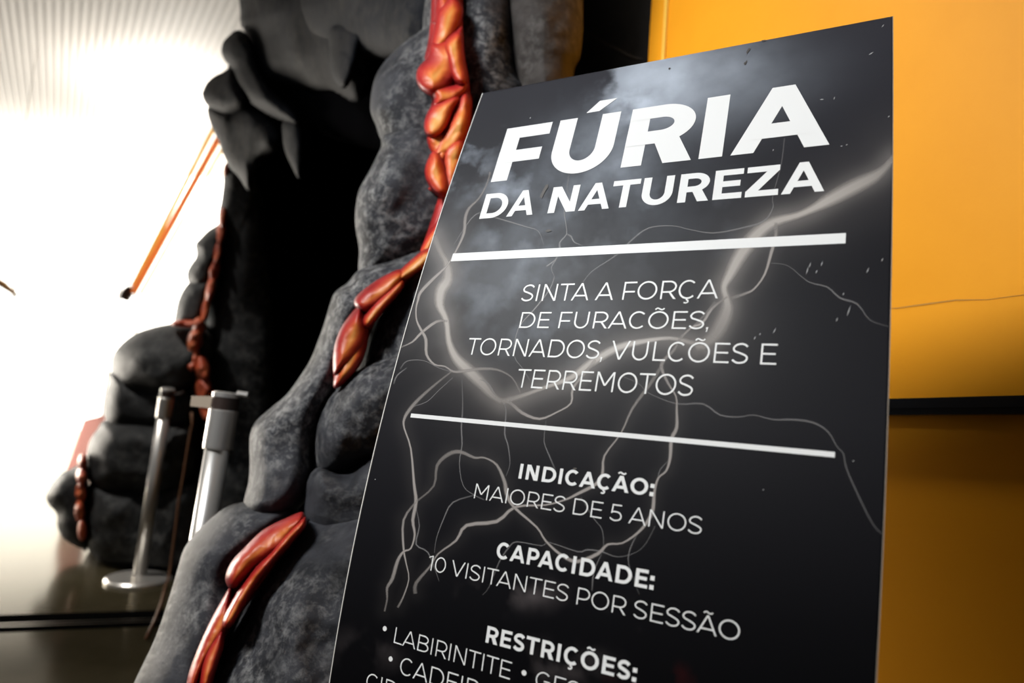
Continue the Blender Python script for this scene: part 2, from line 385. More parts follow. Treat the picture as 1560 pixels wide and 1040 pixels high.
near_items = [
    dict(poly=BK, z=zn(.10), bulge=.10, R=.5, back=2.2),
    dict(poly=A, z=zn(.02), bulge=.13, seed=1, step=3, tilt=.10), dict(poly=B, z=zn(.02), bulge=.13, seed=2, step=3.5, tilt=.10),
    dict(poly=Cc, z=zn(.04), bulge=.14, seed=3, step=4, tilt=.08), dict(poly=E_, z=zn(.06), bulge=.17, seed=4, step=7, back=.5),
    dict(poly=D1, z=zn(-.01), bulge=.14, seed=5, step=4, tilt=.12), dict(poly=D2, z=zn(-.02), bulge=.16, seed=6, step=3.5, tilt=.16),
    dict(poly=D3, z=zn(-.03), bulge=.14, seed=7, step=3.5, tilt=.10), dict(poly=D4, z=zn(-.02), bulge=.18, seed=8, step=5.5, R=.55, rough=.2, nscale=5),
    dict(poly=U1, z=zn(.02), bulge=.13, seed=9, step=4, R=1), dict(poly=U2, z=zn(.04), bulge=.13, seed=10, mi=1, step=4, R=1)]
lumps_obj('rock_pillar', [MROCK, MROCK_B], vol, near_items)

# --- lava on the near pillar
def lv(p, dz, b, seed, step=2.2, R=.9): return dict(poly=p, z=zn(dz-.05), bulge=b*.8, R=R, rough=.22, nscale=9, seed=seed, step=step)
LA = [
    lv([(664, -230), (656, 30), (642, 95), (637, 122), (658, 150), (650, 178), (650, 208), (658, 232), (650, 262), (660, 292), (666, 304), (652, 350), (640, 388), (655, 392), (690, 300), (716, 200), (716, 130), (706, 50), (702, -230)], -.045, .03, 0, R=.5),
    lv([(664, -230), (664, 5), (658, 33), (668, 36), (680, 20), (690, -5), (700, -230)], -.07, .045, 1),
    lv([(668, 14), (661, 45), (655, 80), (668, 84), (690, 62), (700, 40), (706, 12), (690, -6)], -.085, .05, 2),
    lv([(656, 66), (652, 86), (636, 105), (635, 125), (645, 140), (662, 146), (684, 135), (700, 110), (704, 70), (704, 40), (680, 60)], -.10, .055, 3),
    lv([(676, 68), (682, 100), (692, 125), (708, 130), (713, 118), (707, 80), (704, 50), (690, 50)], -.115, .05, 4),
    lv([(655, 130), (660, 150), (662, 162), (690, 160), (713, 140), (712, 122), (690, 128)], -.095, .045, 5),
    lv([(664, 156), (652, 170), (646, 188), (649, 205), (664, 210), (682, 194), (692, 170), (704, 150), (690, 142)], -.105, .05, 6),
    lv([(700, 142), (688, 175), (676, 200), (664, 215), (660, 240), (690, 235), (712, 205), (720, 160), (714, 138)], -.09, .05, 7),
    lv([(652, 205), (656, 230), (676, 250), (690, 220), (684, 200)], -.09, .04, 8),
    lv([(660, 230), (649, 250), (648, 270), (658, 290), (672, 300), (684, 290), (680, 258), (672, 236)], -.105, .05, 9),
    lv([(684, 215), (672, 240), (678, 290), (690, 296), (710, 240), (705, 210)], -.09, .05, 10),
    lv([(652, 288), (672, 302), (668, 330), (650, 360), (640, 385), (652, 392), (680, 340), (690, 290), (668, 282)], -.06, .04, 11),
]
LB = [
    lv([(650, 380), (612, 410), (570, 440), (546, 464), (522, 500), (510, 545), (509, 582), (530, 574), (556, 530), (572, 490), (606, 450), (650, 402)], -.04, .03, 21, R=.5),
    lv([(646, 380), (626, 396), (609, 412), (605, 424), (616, 428), (636, 416), (660, 396), (662, 378)], -.10, .045, 12),
    lv([(612, 410), (585, 420), (555, 440), (540, 456), (543, 470), (560, 476), (590, 458), (616, 430)], -.095, .05, 13),
    lv([(612, 424), (582, 448), (562, 470), (552, 486), (555, 498), (566, 496), (590, 468), (614, 440)], -.105, .045, 14),
    lv([(548, 466), (525, 490), (511, 520), (507, 552), (510, 572), (524, 560), (546, 540), (560, 515), (558, 490)], -.09, .05, 15),
    lv([(556, 490), (535, 520), (520, 545), (508, 580), (512, 592), (534, 576), (552, 550), (560, 520)], -.08, .04, 16),
]
LC = [
    lv([(462, 781), (430, 796), (374, 838), (348, 878), (348, 905), (325, 945), (296, 1000), (284, 1060), (300, 1100), (320, 1040), (346, 965), (384, 912), (424, 856), (462, 806)], -.05, .03, 22, R=.5),
    lv([(462, 780), (440, 787), (402, 806), (374, 832), (352, 856), (343, 880), (350, 896), (368, 892), (392, 868), (430, 838), (463, 803)], -.085, .055, 17),
    lv([(464, 786), (440, 806), (412, 838), (392, 858), (372, 884), (352, 916), (338, 944), (342, 958), (358, 948), (384, 902), (414, 862), (446, 826), (466, 802)], -.10, .05, 18),
    lv([(352, 892), (335, 918), (318, 950), (300, 990), (286, 1030), (284, 1060), (296, 1060), (312, 1020), (336, 980), (350, 950), (352, 920)], -.075, .05, 19),
    lv([(338, 958), (318, 980), (306, 1008), (300, 1050), (296, 1100), (312, 1080), (330, 1020), (342, 980)], -.09, .04, 20),
]
for it, m_ in ((LA, MLAVA), (LB, MLAVA_L), (LC, MLAVA_L)): lumps_obj('lava_stream', m_, vol, it)

# --- overhang (top left)
zo = lambda dz=0: (lambda x, y: 3.55 - (x-310)*.0042 + dz)
O1 = [(367, -200), (366, 18), (368, 38), (382, 63), (388, 88), (394, 108), (410, 124), (440, 132), (500, 140), (560, 130), (560, -200)]
O2 = [(360, 46), (348, 55), (340, 64), (337, 78), (342, 92), (352, 104), (358, 125), (372, 146), (392, 164), (420, 180), (455, 190), (446, 168), (415, 138), (396, 108), (386, 72), (374, 50)]
O3 = [(353, 104), (337, 111), (326, 116), (315, 126), (308, 140), (309, 150), (319, 164), (345, 174), (368, 168), (378, 150), (368, 126)]
O4 = [(318, 162), (316, 174), (323, 195), (334, 218), (340, 236), (350, 255), (364, 270), (380, 292), (388, 270), (402, 244), (422, 230), (428, 205), (410, 180), (370, 158), (340, 160)]
O5 = [(439, -200), (439, 0), (446, 28), (458, 44), (470, 58), (486, 70), (503, 82), (540, 86), (600, 90), (660, 80), (690, -200)]
O6 = [(394, 100), (400, 120), (430, 150), (470, 190), (520, 215), (600, 230), (640, 200), (650, 60), (560, 40), (440, 60)]
ST1 = [(502, 40), (502, 75), (505, 105), (511, 124), (520, 135), (530, 131), (539, 112), (546, 85), (552, 50), (530, 30)]
ST2 = [(429, 190), (433, 225), (444, 252), (456, 272), (459, 240), (457, 190), (445, 180)]
OBK = [(374, -200), (374, 40), (352, 80), (345, 110), (328, 150), (342, 225), (378, 280), (425, 215), (520, 170), (600, 150), (600, -200)]
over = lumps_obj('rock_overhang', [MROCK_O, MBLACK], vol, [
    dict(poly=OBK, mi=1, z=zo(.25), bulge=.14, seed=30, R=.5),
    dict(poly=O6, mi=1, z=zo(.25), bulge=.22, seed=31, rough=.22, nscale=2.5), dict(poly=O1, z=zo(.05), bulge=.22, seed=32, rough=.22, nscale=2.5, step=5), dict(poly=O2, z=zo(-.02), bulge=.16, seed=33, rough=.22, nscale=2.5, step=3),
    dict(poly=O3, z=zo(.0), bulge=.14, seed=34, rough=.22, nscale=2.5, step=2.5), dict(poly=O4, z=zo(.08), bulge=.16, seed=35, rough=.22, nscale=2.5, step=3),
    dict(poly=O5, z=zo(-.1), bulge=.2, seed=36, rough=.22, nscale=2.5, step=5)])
lumps_obj('stalactite', MROCK_O, vol, [dict(poly=ST1, z=zo(-.2), bulge=.09, seed=37, step=2.5)])
lumps_obj('stalactite', MROCK_O, vol, [dict(poly=ST2, z=zo(.0), bulge=.06, seed=38, step=2)])

# --- far pillar (left of the opening)
ZF = 3.86
zl = lambda dz=0: (lambda x, y: ZF + dz)
L0 = [(343, 250), (340, 280), (337, 305), (333, 330), (340, 360), (360, 400), (385, 340), (392, 280), (370, 250)]
L1 = [(338, 338), (330, 343), (317, 351), (306, 362), (298, 372), (299, 390), (290, 404), (285, 416), (287, 430), (300, 440), (318, 432), (332, 400), (345, 360)]
L2 = [(292, 428), (280, 440), (272, 456), (268, 474), (267, 492), (285, 498), (306, 490), (320, 450), (318, 425)]
L3 = [(310, 492), (262, 493), (231, 499), (206, 508), (186, 523), (173, 540), (170, 566), (174, 590), (200, 606), (250, 610), (290, 600), (318, 570), (330, 520)]
L4 = [(172, 566), (166, 584), (161, 600), (159, 626), (166, 650), (200, 665), (250, 660), (300, 640), (300, 590), (230, 580)]
L5 = [(162, 640), (150, 652), (138, 668), (132, 690), (133, 712), (138, 738), (160, 756), (220, 760), (290, 740), (300, 650), (230, 640)]
L6 = [(140, 736), (134, 756), (131, 780), (132, 806), (131, 828), (142, 846), (160, 858), (210, 866), (300, 866), (310, 740), (220, 740)]
L7 = [(121, 708), (108, 714), (94, 720), (79, 736), (70, 754), (74, 768), (86, 782), (87, 800), (95, 818), (108, 828), (124, 835), (134, 830), (134, 716)]
L8 = [(350, 300), (338, 380), (325, 440), (316, 500), (312, 560), (308, 640), (290, 720), (270, 862), (400, 858), (420, 600), (410, 400), (395, 290)]
LBK = [(352, 260), (338, 345), (320, 380), (300, 440), (290, 500), (230, 530), (200, 560), (190, 620), (160, 680), (150, 760), (150, 850), (400, 862), (415, 600), (400, 300)]
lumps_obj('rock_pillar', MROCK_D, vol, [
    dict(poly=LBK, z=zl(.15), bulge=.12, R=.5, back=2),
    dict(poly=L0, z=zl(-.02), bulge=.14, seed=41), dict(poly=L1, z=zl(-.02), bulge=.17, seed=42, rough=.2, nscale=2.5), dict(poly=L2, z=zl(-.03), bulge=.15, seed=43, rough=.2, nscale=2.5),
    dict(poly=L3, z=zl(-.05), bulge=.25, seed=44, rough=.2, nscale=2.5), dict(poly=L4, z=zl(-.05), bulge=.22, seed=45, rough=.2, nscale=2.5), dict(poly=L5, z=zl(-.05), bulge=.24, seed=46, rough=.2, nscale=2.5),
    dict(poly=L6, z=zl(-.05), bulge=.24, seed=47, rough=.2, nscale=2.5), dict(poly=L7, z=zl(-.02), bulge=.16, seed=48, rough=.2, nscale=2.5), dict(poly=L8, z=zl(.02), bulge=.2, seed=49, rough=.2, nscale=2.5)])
def lf(p, dz, b, seed): return dict(poly=p, z=zl(dz), bulge=b, R=.95, rough=.4, nscale=9, seed=seed, step=2)
def seg(cx, cy, w, h, lean=0):
    return [(cx+w*math.cos(a)+lean*math.sin(a), cy+h*math.sin(a)) for a in np.linspace(0, 2*math.pi, 9)[:-1]]
lumps_obj('lava_stream', MLAVA_F, vol, [lf(p, -.16, .07, i+60) for i, p in enumerate([
    seg(339, 332, 6, 17, -1), seg(336, 356, 8, 18, -2), seg(331, 384, 8, 20, -2), seg(326, 412, 9, 20, -3), seg(320, 442, 8, 22, -4), seg(313, 470, 7, 22, -4)])])
lumps_obj('lava_stream', MLAVA_F, vol, [lf(p, -.27, .07, i+70) for i, p in enumerate([
    seg(303, 498, 11, 15), seg(284, 493, 25, 6, 1), seg(296, 520, 13, 20, -3), seg(292, 545, 14, 22, -2), seg(308, 562, 13, 22, 3), seg(310, 592, 14, 22, 1), seg(314, 620, 10, 22, 1)])])
lumps_obj('lava_stream', MLAVA_F, vol, [lf(p, -.16, .08, i+80) for i, p in enumerate([
    seg(126, 704, 8, 14), seg(124, 726, 9, 15), seg(123, 750, 10, 18), seg(121, 778, 9, 19), seg(125, 806, 8, 18)])])
lumps_obj('lava_stream', MLAVA_F, vol, [lf([(344, 248), (340, 262), (342, 270), (350, 262), (352, 250)], -.1, .04, 90)])

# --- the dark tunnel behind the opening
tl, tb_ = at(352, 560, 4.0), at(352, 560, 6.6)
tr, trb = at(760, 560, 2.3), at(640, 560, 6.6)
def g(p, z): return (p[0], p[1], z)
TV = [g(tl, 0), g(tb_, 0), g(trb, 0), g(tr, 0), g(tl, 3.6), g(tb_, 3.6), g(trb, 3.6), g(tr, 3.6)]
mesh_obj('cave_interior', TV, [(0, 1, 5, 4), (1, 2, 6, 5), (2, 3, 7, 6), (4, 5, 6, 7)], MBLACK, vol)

# ------------------------------------------------------------------ stanchions
MSTEEL = plain('brushed_steel', (.62, .60, .57), .33, .75)
MCASE = plain('belt_cassette', (.035, .022, .018), .4)
def stanchion(loc, hgt, lean, label, tab):
    o = thing('stanchion', loc, label, 'crowd control post', 'belt posts at the cave mouth')
    L = np.array(loc); ax = Vector(lean).normalized(); s = hgt
    bm = bmesh.new(); add_lathe(bm, [(.16, 0), (.16, .012), (.152, .02), (.06, .03), (.045, .034)], L, (0, 0, 1), 48); bm_obj('base', bm, MSTEEL, o, False)
    bm = bmesh.new(); add_lathe(bm, [(.032, .03), (.032, s-.14)], L, ax); bm_obj('pole', bm, MSTEEL, o, True)
    bm = bmesh.new(); add_lathe(bm, [(.037, s-.155), (.038, s-.15), (.038, s-.05), (.036, s-.048)], L, ax); bm_obj('collar', bm, MSTEEL, o, False)
    bm = bmesh.new(); add_lathe(bm, [(.035, s-.048), (.035, s-.014)], L, ax); bm_obj('belt_cassette', bm, MCASE, o, False)
    bm = bmesh.new(); add_lathe(bm, [(.036, s-.014), (.036, s-.004), (.030, s)], L, ax); bm_obj('cap', bm, MSTEEL, o, False)
    top = Vector(L)+ax*(s-.031)
    xr = Vector(_r2) 
    if tab == 'hook':
        bm = bmesh.new(); add_tube(bm, [top+xr*.03, top+xr*.07+Vector((0, 0, .006)), top+xr*.085+Vector((0, 0, .018))], .008); bm_obj('belt_clip', bm, MCASE, o)
    else:
        a = top-xr*.03; b = top-xr*.095
        slab('belt_end', [a+Vector((0, 0, -.017)), b+Vector((0, 0, -.015)), b+Vector((0, 0, .013)), a+Vector((0, 0, .017))], (0, 1, 0), .012, plain('tan_belt', (.42, .34, .26), .6), o)
        bm = bmesh.new(); add_tube(bm, [top+xr*.03+Vector((0, 0, .03)), top+xr*.06+Vector((0, 0, .028))], .008); bm_obj('belt_clip', bm, MSTEEL, o)
    return o
_r2 = M @ np.array([1, 0, 0]); _r2[2] = 0; _r2 /= np.linalg.norm(_r2)
p1 = on_floor(211, 884)
d1 = np.linalg.norm(p1[:2]); zt = lambda px, py, p: p  # noqa
z1 = (p1-CAM) @ (M @ np.array([0, 0, 1.]))
t1 = at(256, 591, z1-.02); h1 = np.linalg.norm(t1-p1)
stanchion(p1, h1, t1-p1, 'farther steel belt post with its round base showing, before the left rock pillar', 'hook')
z2 = z1*.52
t2 = at(346, 597, z2); p2 = np.array([*at(296, 1060, z2)[:2], 0])
p2 = np.array([t2[0]-.045, t2[1], 0])
stanchion(p2, np.linalg.norm(t2-p2), t2-p2, 'nearer steel belt post with a tan belt end, foot hidden by the near rock', 'belt')

# cord hanging in the cave mouth
cp = [(292, 628), (293, 645), (287, 676), (279, 726), (271, 771), (267, 809), (261, 852), (257, 880)]
pts = [at(x, y, 3.45) for x, y in cp]; fl = [on_floor(252, 893, .008), on_floor(245, 920, .008), on_floor(234, 948, .008), on_floor(222, 972, .008)]
bm = bmesh.new(); add_tube(bm, pts+fl, .006); 
tag(bm_obj('cord', bm, plain('brown_cord', (.16, .07, .03), .7), None, True), 'thin brown cord hanging beside the far post and trailing on the floor', 'cord')

# ------------------------------------------------------------------ bright background bits
boom = thing('slanted_mast', on_floor(190, 720), 'pale slanted mast with orange line in the bright background left of the arch', 'mast')
def translucent(name, col):  # window glare on backlit bits put into the material as pale translucency
    m, nt, b = mat_new(name); t = N(nt, 'ShaderNodeBsdfTranslucent'); t.inputs[0].default_value = (*col, 1); d = N(nt, 'ShaderNodeBsdfDiffuse'); d.inputs[0].default_value = (*col, 1)
    x = N(nt, 'ShaderNodeMixShader'); x.inputs[0].default_value = .65; nt.links.new(d.outputs[0], x.inputs[1]); nt.links.new(t.outputs[0], x.inputs[2])
    nt.links.new(x.outputs[0], nt.nodes['Material Output'].inputs['Surface']); return m
MPALE = translucent('backlit_pale_yellow', (1, .78, .36)); MOR = translucent('backlit_pale_orange', (1, .55, .28))
for pa, pb_, r, m, nm in (((343, 160), (202, 436), .024, MPALE, 'rail'), ((350, 180), (203, 446), .034, MOR, 'line'), ((358, 192), (214, 448), .018, MPALE, 'rail')):
    bm = bmesh.new(); add_tube(bm, [at(*pa, 7.5), at(*pb_, 7.5)], r); bm_obj(nm, bm, m, boom)
bm = bmesh.new(); add_tube(bm, [at(198, 436, 7.5), at(194, 446, 7.5), at(189, 456, 7.5)], [.03, .06, .05]); bm_obj('head', bm, plain('dark_brown_block', (.10, .045, .02), .6), boom)
bm = bmesh.new(); add_tube(bm, [at(206, 446, 7.5), at(206, 600, 7.5), on_floor(206, 720)], .012); bm_obj('post', bm, translucent('white_post', (1, .95, .85)), boom)
fx = thing('hanging_fixture', (*at(8, 438, 8.2)[:2], CZ), 'small dark fixture hanging against the bright windows at the far left edge', 'fixture')
bm = bmesh.new(); add_tube(bm, [at(-14, 424, 8.2), at(4, 433, 8.2), at(26, 450, 8.2)], [.05, .045, .02]); bm_obj('arm', bm, translucent('backlit_amber_brown', (.12, .07, .03)), fx)
bm = bmesh.new(); a_ = at(0, 431, 8.2); add_tube(bm, [a_, (a_[0], a_[1], CZ)], .004); bm_obj('wire', bm, translucent('pale_wire', (.3, .28, .24)), fx)
bp = thing('display_board', on_floor(118, 800), 'pale pink leaning board behind the left rock base', 'board')
c4 = [at(158, 632, 5.2), at(128, 640, 5.2), at(100, 720, 5.2), at(140, 720, 5.2)]
slab('face', c4, (0, 1, 0), .03, translucent('backlit_pale_pink', (1, .72, .68)), bp)
c4b = [at(140, 715, 5.2), at(105, 715, 5.2)]
slab('foot', [c4b[0], c4b[1], g(c4b[1], 0), g(c4b[0], 0)], (0, 1, 0), .03, translucent('pale_board_foot', (1, .9, .85)), bp)

# ------------------------------------------------------------------ the sign
SW = .68
Rv = -np.array([*(HV-PP), F]); Rv /= np.linalg.norm(Rv)              # level direction along the sign (camera axes)
Lp = np.array([(735, 142), (680, 300), (637.5, 430), (600, 561), (570, 680), (549, 785), (530, 880), (500, 1040)], float)
Rp = np.array([(1360, 25), (1361.5, 200), (1361, 340), (1357.5, 500), (1353, 650), (1347, 800), (1341, 920), (1335, 1040), (1325, 1230)], float)
pl, pr = np.polyfit(Lp[:, 1], Lp[:, 0], 2), np.polyfit(Rp[:, 1], Rp[:, 0], 2)
YS = np.linspace(142, 1060, 200); PL = []
for y in YS:
    l = np.array([np.polyval(pl, y), y]); d = l-HV; t = 1.5
    for _ in range(40):
        q = HV+d*t; t += (np.polyval(pr, q[1])-q[0])/d[0]
    q = HV+d*t; rl = np.array([*(l-PP), F])/F; rr = np.array([*(q-PP), F])/F
    s, *_ = np.linalg.lstsq(np.stack([rr, -rl], 1), SW*Rv, rcond=None); PL.append(rl*s[1])
PL = np.array(PL)
PLW = PL @ M.T + CAM
tan = PLW[-1]-PLW[-8]; tan /= np.linalg.norm(tan)
ext = PLW[-1][2]/-tan[2]
PLW = np.concatenate([PLW, [PLW[-1]+tan*ext*k/20 for k in range(1, 21)]])
SS = np.concatenate([[0], np.cumsum(np.linalg.norm(np.diff(PLW, axis=0), axis=1))])
RW = M @ Rv; RW[2] = 0; RW /= np.linalg.norm(RW)
def left_at(s): return np.stack([np.interp(s, SS, PLW[:, k]) for k in range(3)], -1)
def nrm_at(s):
    t = left_at(np.asarray(s)+.01)-left_at(np.asarray(s)-.01); t = t/np.linalg.norm(t, axis=-1, keepdims=True)
    n = np.cross(t, RW); return n/np.linalg.norm(n, axis=-1, keepdims=True)
if nrm_at(.3) @ (CAM-left_at(.3)) < 0:
    _n0 = nrm_at; nrm_at = lambda s: -_n0(s)
def sp(u, s, off=0.0):
    u = np.asarray(u, float); s = np.asarray(s, float)
    return left_at(s)+u[..., None]*RW+nrm_at(s)*off
def to_px(P):
    q = (P-CAM) @ M; return np.stack([q[..., 0]/q[..., 2]*F+PP[0], q[..., 1]/q[..., 2]*F+PP[1]], -1)
def px_us(x, y):
    """photograph pixel -> (along, down) on the bowed sign"""
    p = np.array([x, y], float); d = p-HV; t = .6
    for _ in range(60):
        q = HV+d*t; t += (np.polyval(pl, q[1])-q[0])/d[0]
    yl = (HV+d*t)[1]
    P3 = np.array([np.interp(yl, YS, PL[:, k]) for k in range(3)]); s = np.interp(yl, YS, SS[:len(YS)])
    if yl > YS[-1]: s = SS[len(YS)-1]+(yl-YS[-1])*(SS[len(YS)-1]-SS[len(YS)-2])/(YS[1]-YS[0])
    if yl > YS[-1]: P3 = (left_at(s)-CAM) @ M
    rx = (x-PP[0])/F
    return (rx*P3[2]-P3[0])/(Rv[0]-rx*Rv[2]), s

# printed artwork: lightning bolts, traced as polylines (pixels), laid on the panel as print
BOLT_R = [(1375, 235), (1360, 243), (1346, 258), (1330, 270), (1300, 285), (1262, 305), (1240, 317), (1215, 328), (1180, 338), (1155, 355), (1130, 385), (1112, 418), (1103, 437), (1107, 456), (1108, 470), (1101, 490), (1086, 514), (1060, 530)]
BOLT_M = [(1075, 528), (1050, 521), (1020, 515), (980, 520), (940, 530), (900, 553), (870, 575), (830, 590), (795, 603), (765, 612)]
BOLT_L = [(661, 360), (672, 385), (681, 402), (682, 425), (672, 442), (670, 465), (680, 488), (684, 520), (695, 545), (715, 565), (735, 585), (750, 602), (765, 612)]
MED = [
 [(747, 262), (742, 280), (730, 302), (715, 317), (709, 332), (707, 355), (696, 380), (683, 402), (675, 411), (659, 426), (641, 445), (637, 457), (634, 470), (635, 488), (642, 503), (649, 517), (650, 540), (662, 555), (678, 558), (691, 566), (708, 565), (731, 562), (757, 563), (780, 575), (793, 598)],
 [(682, 489), (665, 490), (642, 507), (628, 521), (608, 530)],
 [(688, 566), (665, 584), (639, 607), (624, 624), (616, 638), (616, 652), (626, 683), (631, 737), (634, 764), (629, 792), (632, 814), (626, 835), (615, 840), (606, 854), (598, 881), (590, 895), (590, 912), (586, 931)],
 [(634, 764), (661, 740), (666, 709), (683, 692), (701, 688), (723, 697), (738, 697), (757, 708), (769, 734), (772, 752), (783, 772), (818, 803), (831, 823), (855, 845), (880, 855), (911, 843), (926, 829), (948, 827), (972, 811), (988, 792), (995, 774), (997, 749), (1003, 728), (1015, 717), (1021, 697), (1023, 669), (1031, 651), (1031, 626), (1030, 604), (1018, 584), (1008, 561), (1012, 548), (1028, 532), (1038, 512), (1064, 490), (1090, 460)],
 [(1008, 558), (989, 587), (963, 623), (946, 660), (921, 694), (918, 721), (908, 737), (880, 752), (861, 761), (831, 769), (785, 772), (757, 794), (711, 800), (695, 823), (668, 843), (655, 863), (634, 888), (633, 904)],
 [(1182, 339), (1182, 359), (1175, 385), (1165, 418), (1149, 440), (1136, 447), (1113, 455)],
 [(765, 612), (778, 614), (796, 629), (822, 638), (848, 628), (870, 614), (873, 591), (894, 565), (907, 548)],
 [(634, 764), (615, 792), (615, 835), (619, 858), (623, 882), (614, 910), (606, 925)],
 [(1108, 452), (1085, 470), (1070, 492), (1052, 500), (1030, 525)]]
THIN = [
 [(1175, 401), (1201, 405), (1231, 429), (1260, 437), (1280, 454), (1306, 463), (1326, 488), (1358, 498)],
 [(950, 574), (973, 584), (989, 599), (1031, 615), (1071, 615), (1097, 632), (1126, 635), (1148, 632), (1178, 639), (1206, 639), (1237, 643), (1261, 657), (1275, 680), (1285, 691), (1289, 712), (1305, 749), (1329, 797), (1347, 816)],
 [(1195, 211), (1190, 251), (1177, 300), (1178, 315), (1165, 336), (1136, 346), (1087, 355), (1048, 349), (1025, 344), (989, 347), (963, 365), (940, 388), (901, 414), (884, 437)],
 [(867, 265), (864, 290), (870, 300), (860, 321), (862, 339), (863, 357), (853, 369), (853, 382), (847, 395), (840, 408), (844, 419)],
 [(863, 357), (870, 360), (875, 369), (888, 374)], [(848, 394), (838, 402), (832, 406)],
 [(998, 801), (985, 826), (969, 841), (941, 848), (917, 840), (895, 837), (880, 840), (837, 826), (825, 831), (788, 825), (775, 834), (760, 857), (745, 894), (735, 906)],
 [(704, 578), (705, 620), (703, 651), (704, 678), (700, 706), (706, 740), (723, 754), (738, 761)],
 [(766, 612), (771, 625), (769, 660), (774, 678), (777, 706), (771, 725)],
 [(832, 641), (829, 672), (837, 694), (846, 715)], [(731, 578), (744, 584), (757, 604)],
 [(634, 774), (639, 801), (634, 829), (652, 841), (664, 870), (669, 885)], [(1020, 700), (1006, 715), (1002, 730)],
 [(972, 811), (960, 836), (958, 860), (974, 905)], [(917, 843), (905, 870), (902, 900)], [(885, 757), (905, 790), (918, 808), (920, 842)],
 [(730, 325), (760, 333), (800, 345), (820, 352), (828, 372)], [(690, 375), (718, 333), (735, 322)],
 [(610, 562), (620, 550), (645, 549), (668, 560), (690, 567)], [(845, 420), (838, 440), (815, 470), (790, 500), (783, 540), (797, 562), (808, 580)],
 [(620, 560), (605, 572), (600, 585)], [(690, 575), (668, 595), (650, 612), (625, 620)], [(723, 754), (690, 765), (676, 790), (665, 820), (662, 842)]]
def seg_dist(P, line):
    b = np.full(len(P), 1e9)
    for a, c in zip(np.array(line[:-1], float), np.array(line[1:], float)):
        d = c-a; t = np.clip(((P-a) @ d)/(d @ d), 0, 1); b = np.minimum(b, np.hypot(*(P-(a+t[:, None]*d)).T))
    return b
def dens(line, k=3):
    p = np.array(line, float); out = []
    for i in range(len(p)-1):
        p0, p1, p2, p3 = p[max(i-1, 0)], p[i], p[i+1], p[min(i+2, len(p)-1)]
        for j in range(k):
            t = j/k; out.append(.5*((2*p1)+(-p0+p2)*t+(2*p0-5*p1+4*p2-p3)*t*t+(-p0+3*p1-3*p2+p3)*t**3))
    return np.array(out+[p[-1]])

NU, NS = 200, 330
svis = SS[len(YS)-1]
sg = np.concatenate([np.linspace(0, svis, NS), np.linspace(svis, SS[-1]-.002, 14)[1:]]); NSG = len(sg)
ug = np.linspace(0, SW, NU)
UU, SG = np.meshgrid(ug, sg); Ff = sp(UU.ravel(), SG.ravel()); PX = to_px(Ff)
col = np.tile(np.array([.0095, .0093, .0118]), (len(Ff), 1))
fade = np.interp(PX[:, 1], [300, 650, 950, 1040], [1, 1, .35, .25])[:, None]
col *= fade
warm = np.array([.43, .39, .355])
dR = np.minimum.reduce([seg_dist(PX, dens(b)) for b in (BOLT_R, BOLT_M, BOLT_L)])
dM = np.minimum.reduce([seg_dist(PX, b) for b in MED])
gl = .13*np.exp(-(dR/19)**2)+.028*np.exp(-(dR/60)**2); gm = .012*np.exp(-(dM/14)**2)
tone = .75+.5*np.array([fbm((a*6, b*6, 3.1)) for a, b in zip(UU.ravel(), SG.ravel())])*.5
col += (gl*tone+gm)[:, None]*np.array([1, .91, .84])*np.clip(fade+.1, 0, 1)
top_sheen = np.clip((420-PX[:, 1])/380, 0, 1)**1.3
col += (top_sheen*.020)[:, None]*np.array([.92, .93, 1.12])  # bluish sheen near the top painted into the print colour
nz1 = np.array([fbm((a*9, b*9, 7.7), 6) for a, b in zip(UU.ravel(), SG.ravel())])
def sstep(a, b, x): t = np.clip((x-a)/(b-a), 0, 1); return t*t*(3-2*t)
def cloud_sheen(x, y, rx, ry, amp, nk=.5, cut=None):  # printed cloud and the board's gloss sheen, both painted into the colour
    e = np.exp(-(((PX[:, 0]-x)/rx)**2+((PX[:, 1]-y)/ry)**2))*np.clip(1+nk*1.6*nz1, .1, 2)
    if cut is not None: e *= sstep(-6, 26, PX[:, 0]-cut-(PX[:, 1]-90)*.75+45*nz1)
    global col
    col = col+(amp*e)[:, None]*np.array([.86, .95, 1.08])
cloud_sheen(1010, 120, 130, 62, .36, .25, 905); cloud_sheen(1140, 90, 110, 50, .06, .3); cloud_sheen(905, 235, 75, 60, .10, .6); cloud_sheen(985, 235, 60, 60, .05, .4); cloud_sheen(850, 290, 110, 40, .05, .8)
cloud_sheen(800, 380, 110, 60, .030, 1.0); cloud_sheen(760, 460, 90, 70, .022, .8); cloud_sheen(980, 330, 150, 60, .018, .6); cloud_sheen(850, 520, 120, 60, .012, .8)
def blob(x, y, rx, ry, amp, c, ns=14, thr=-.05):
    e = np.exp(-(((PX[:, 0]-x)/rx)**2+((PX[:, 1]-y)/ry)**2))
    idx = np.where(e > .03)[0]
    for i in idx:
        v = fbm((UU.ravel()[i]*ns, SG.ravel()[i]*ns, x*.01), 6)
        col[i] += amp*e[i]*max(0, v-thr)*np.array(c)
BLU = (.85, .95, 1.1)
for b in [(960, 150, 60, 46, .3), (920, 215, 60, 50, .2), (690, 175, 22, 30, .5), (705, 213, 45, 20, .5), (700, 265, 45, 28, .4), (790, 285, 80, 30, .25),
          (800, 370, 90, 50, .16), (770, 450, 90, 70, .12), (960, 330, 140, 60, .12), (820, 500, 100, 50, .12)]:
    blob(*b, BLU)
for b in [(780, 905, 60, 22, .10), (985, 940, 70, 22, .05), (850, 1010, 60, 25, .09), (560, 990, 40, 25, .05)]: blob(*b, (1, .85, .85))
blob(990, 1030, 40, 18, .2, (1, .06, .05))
nv = len(Ff)
TH = .006
Bf = sp(UU.ravel(), SG.ravel(), -TH)
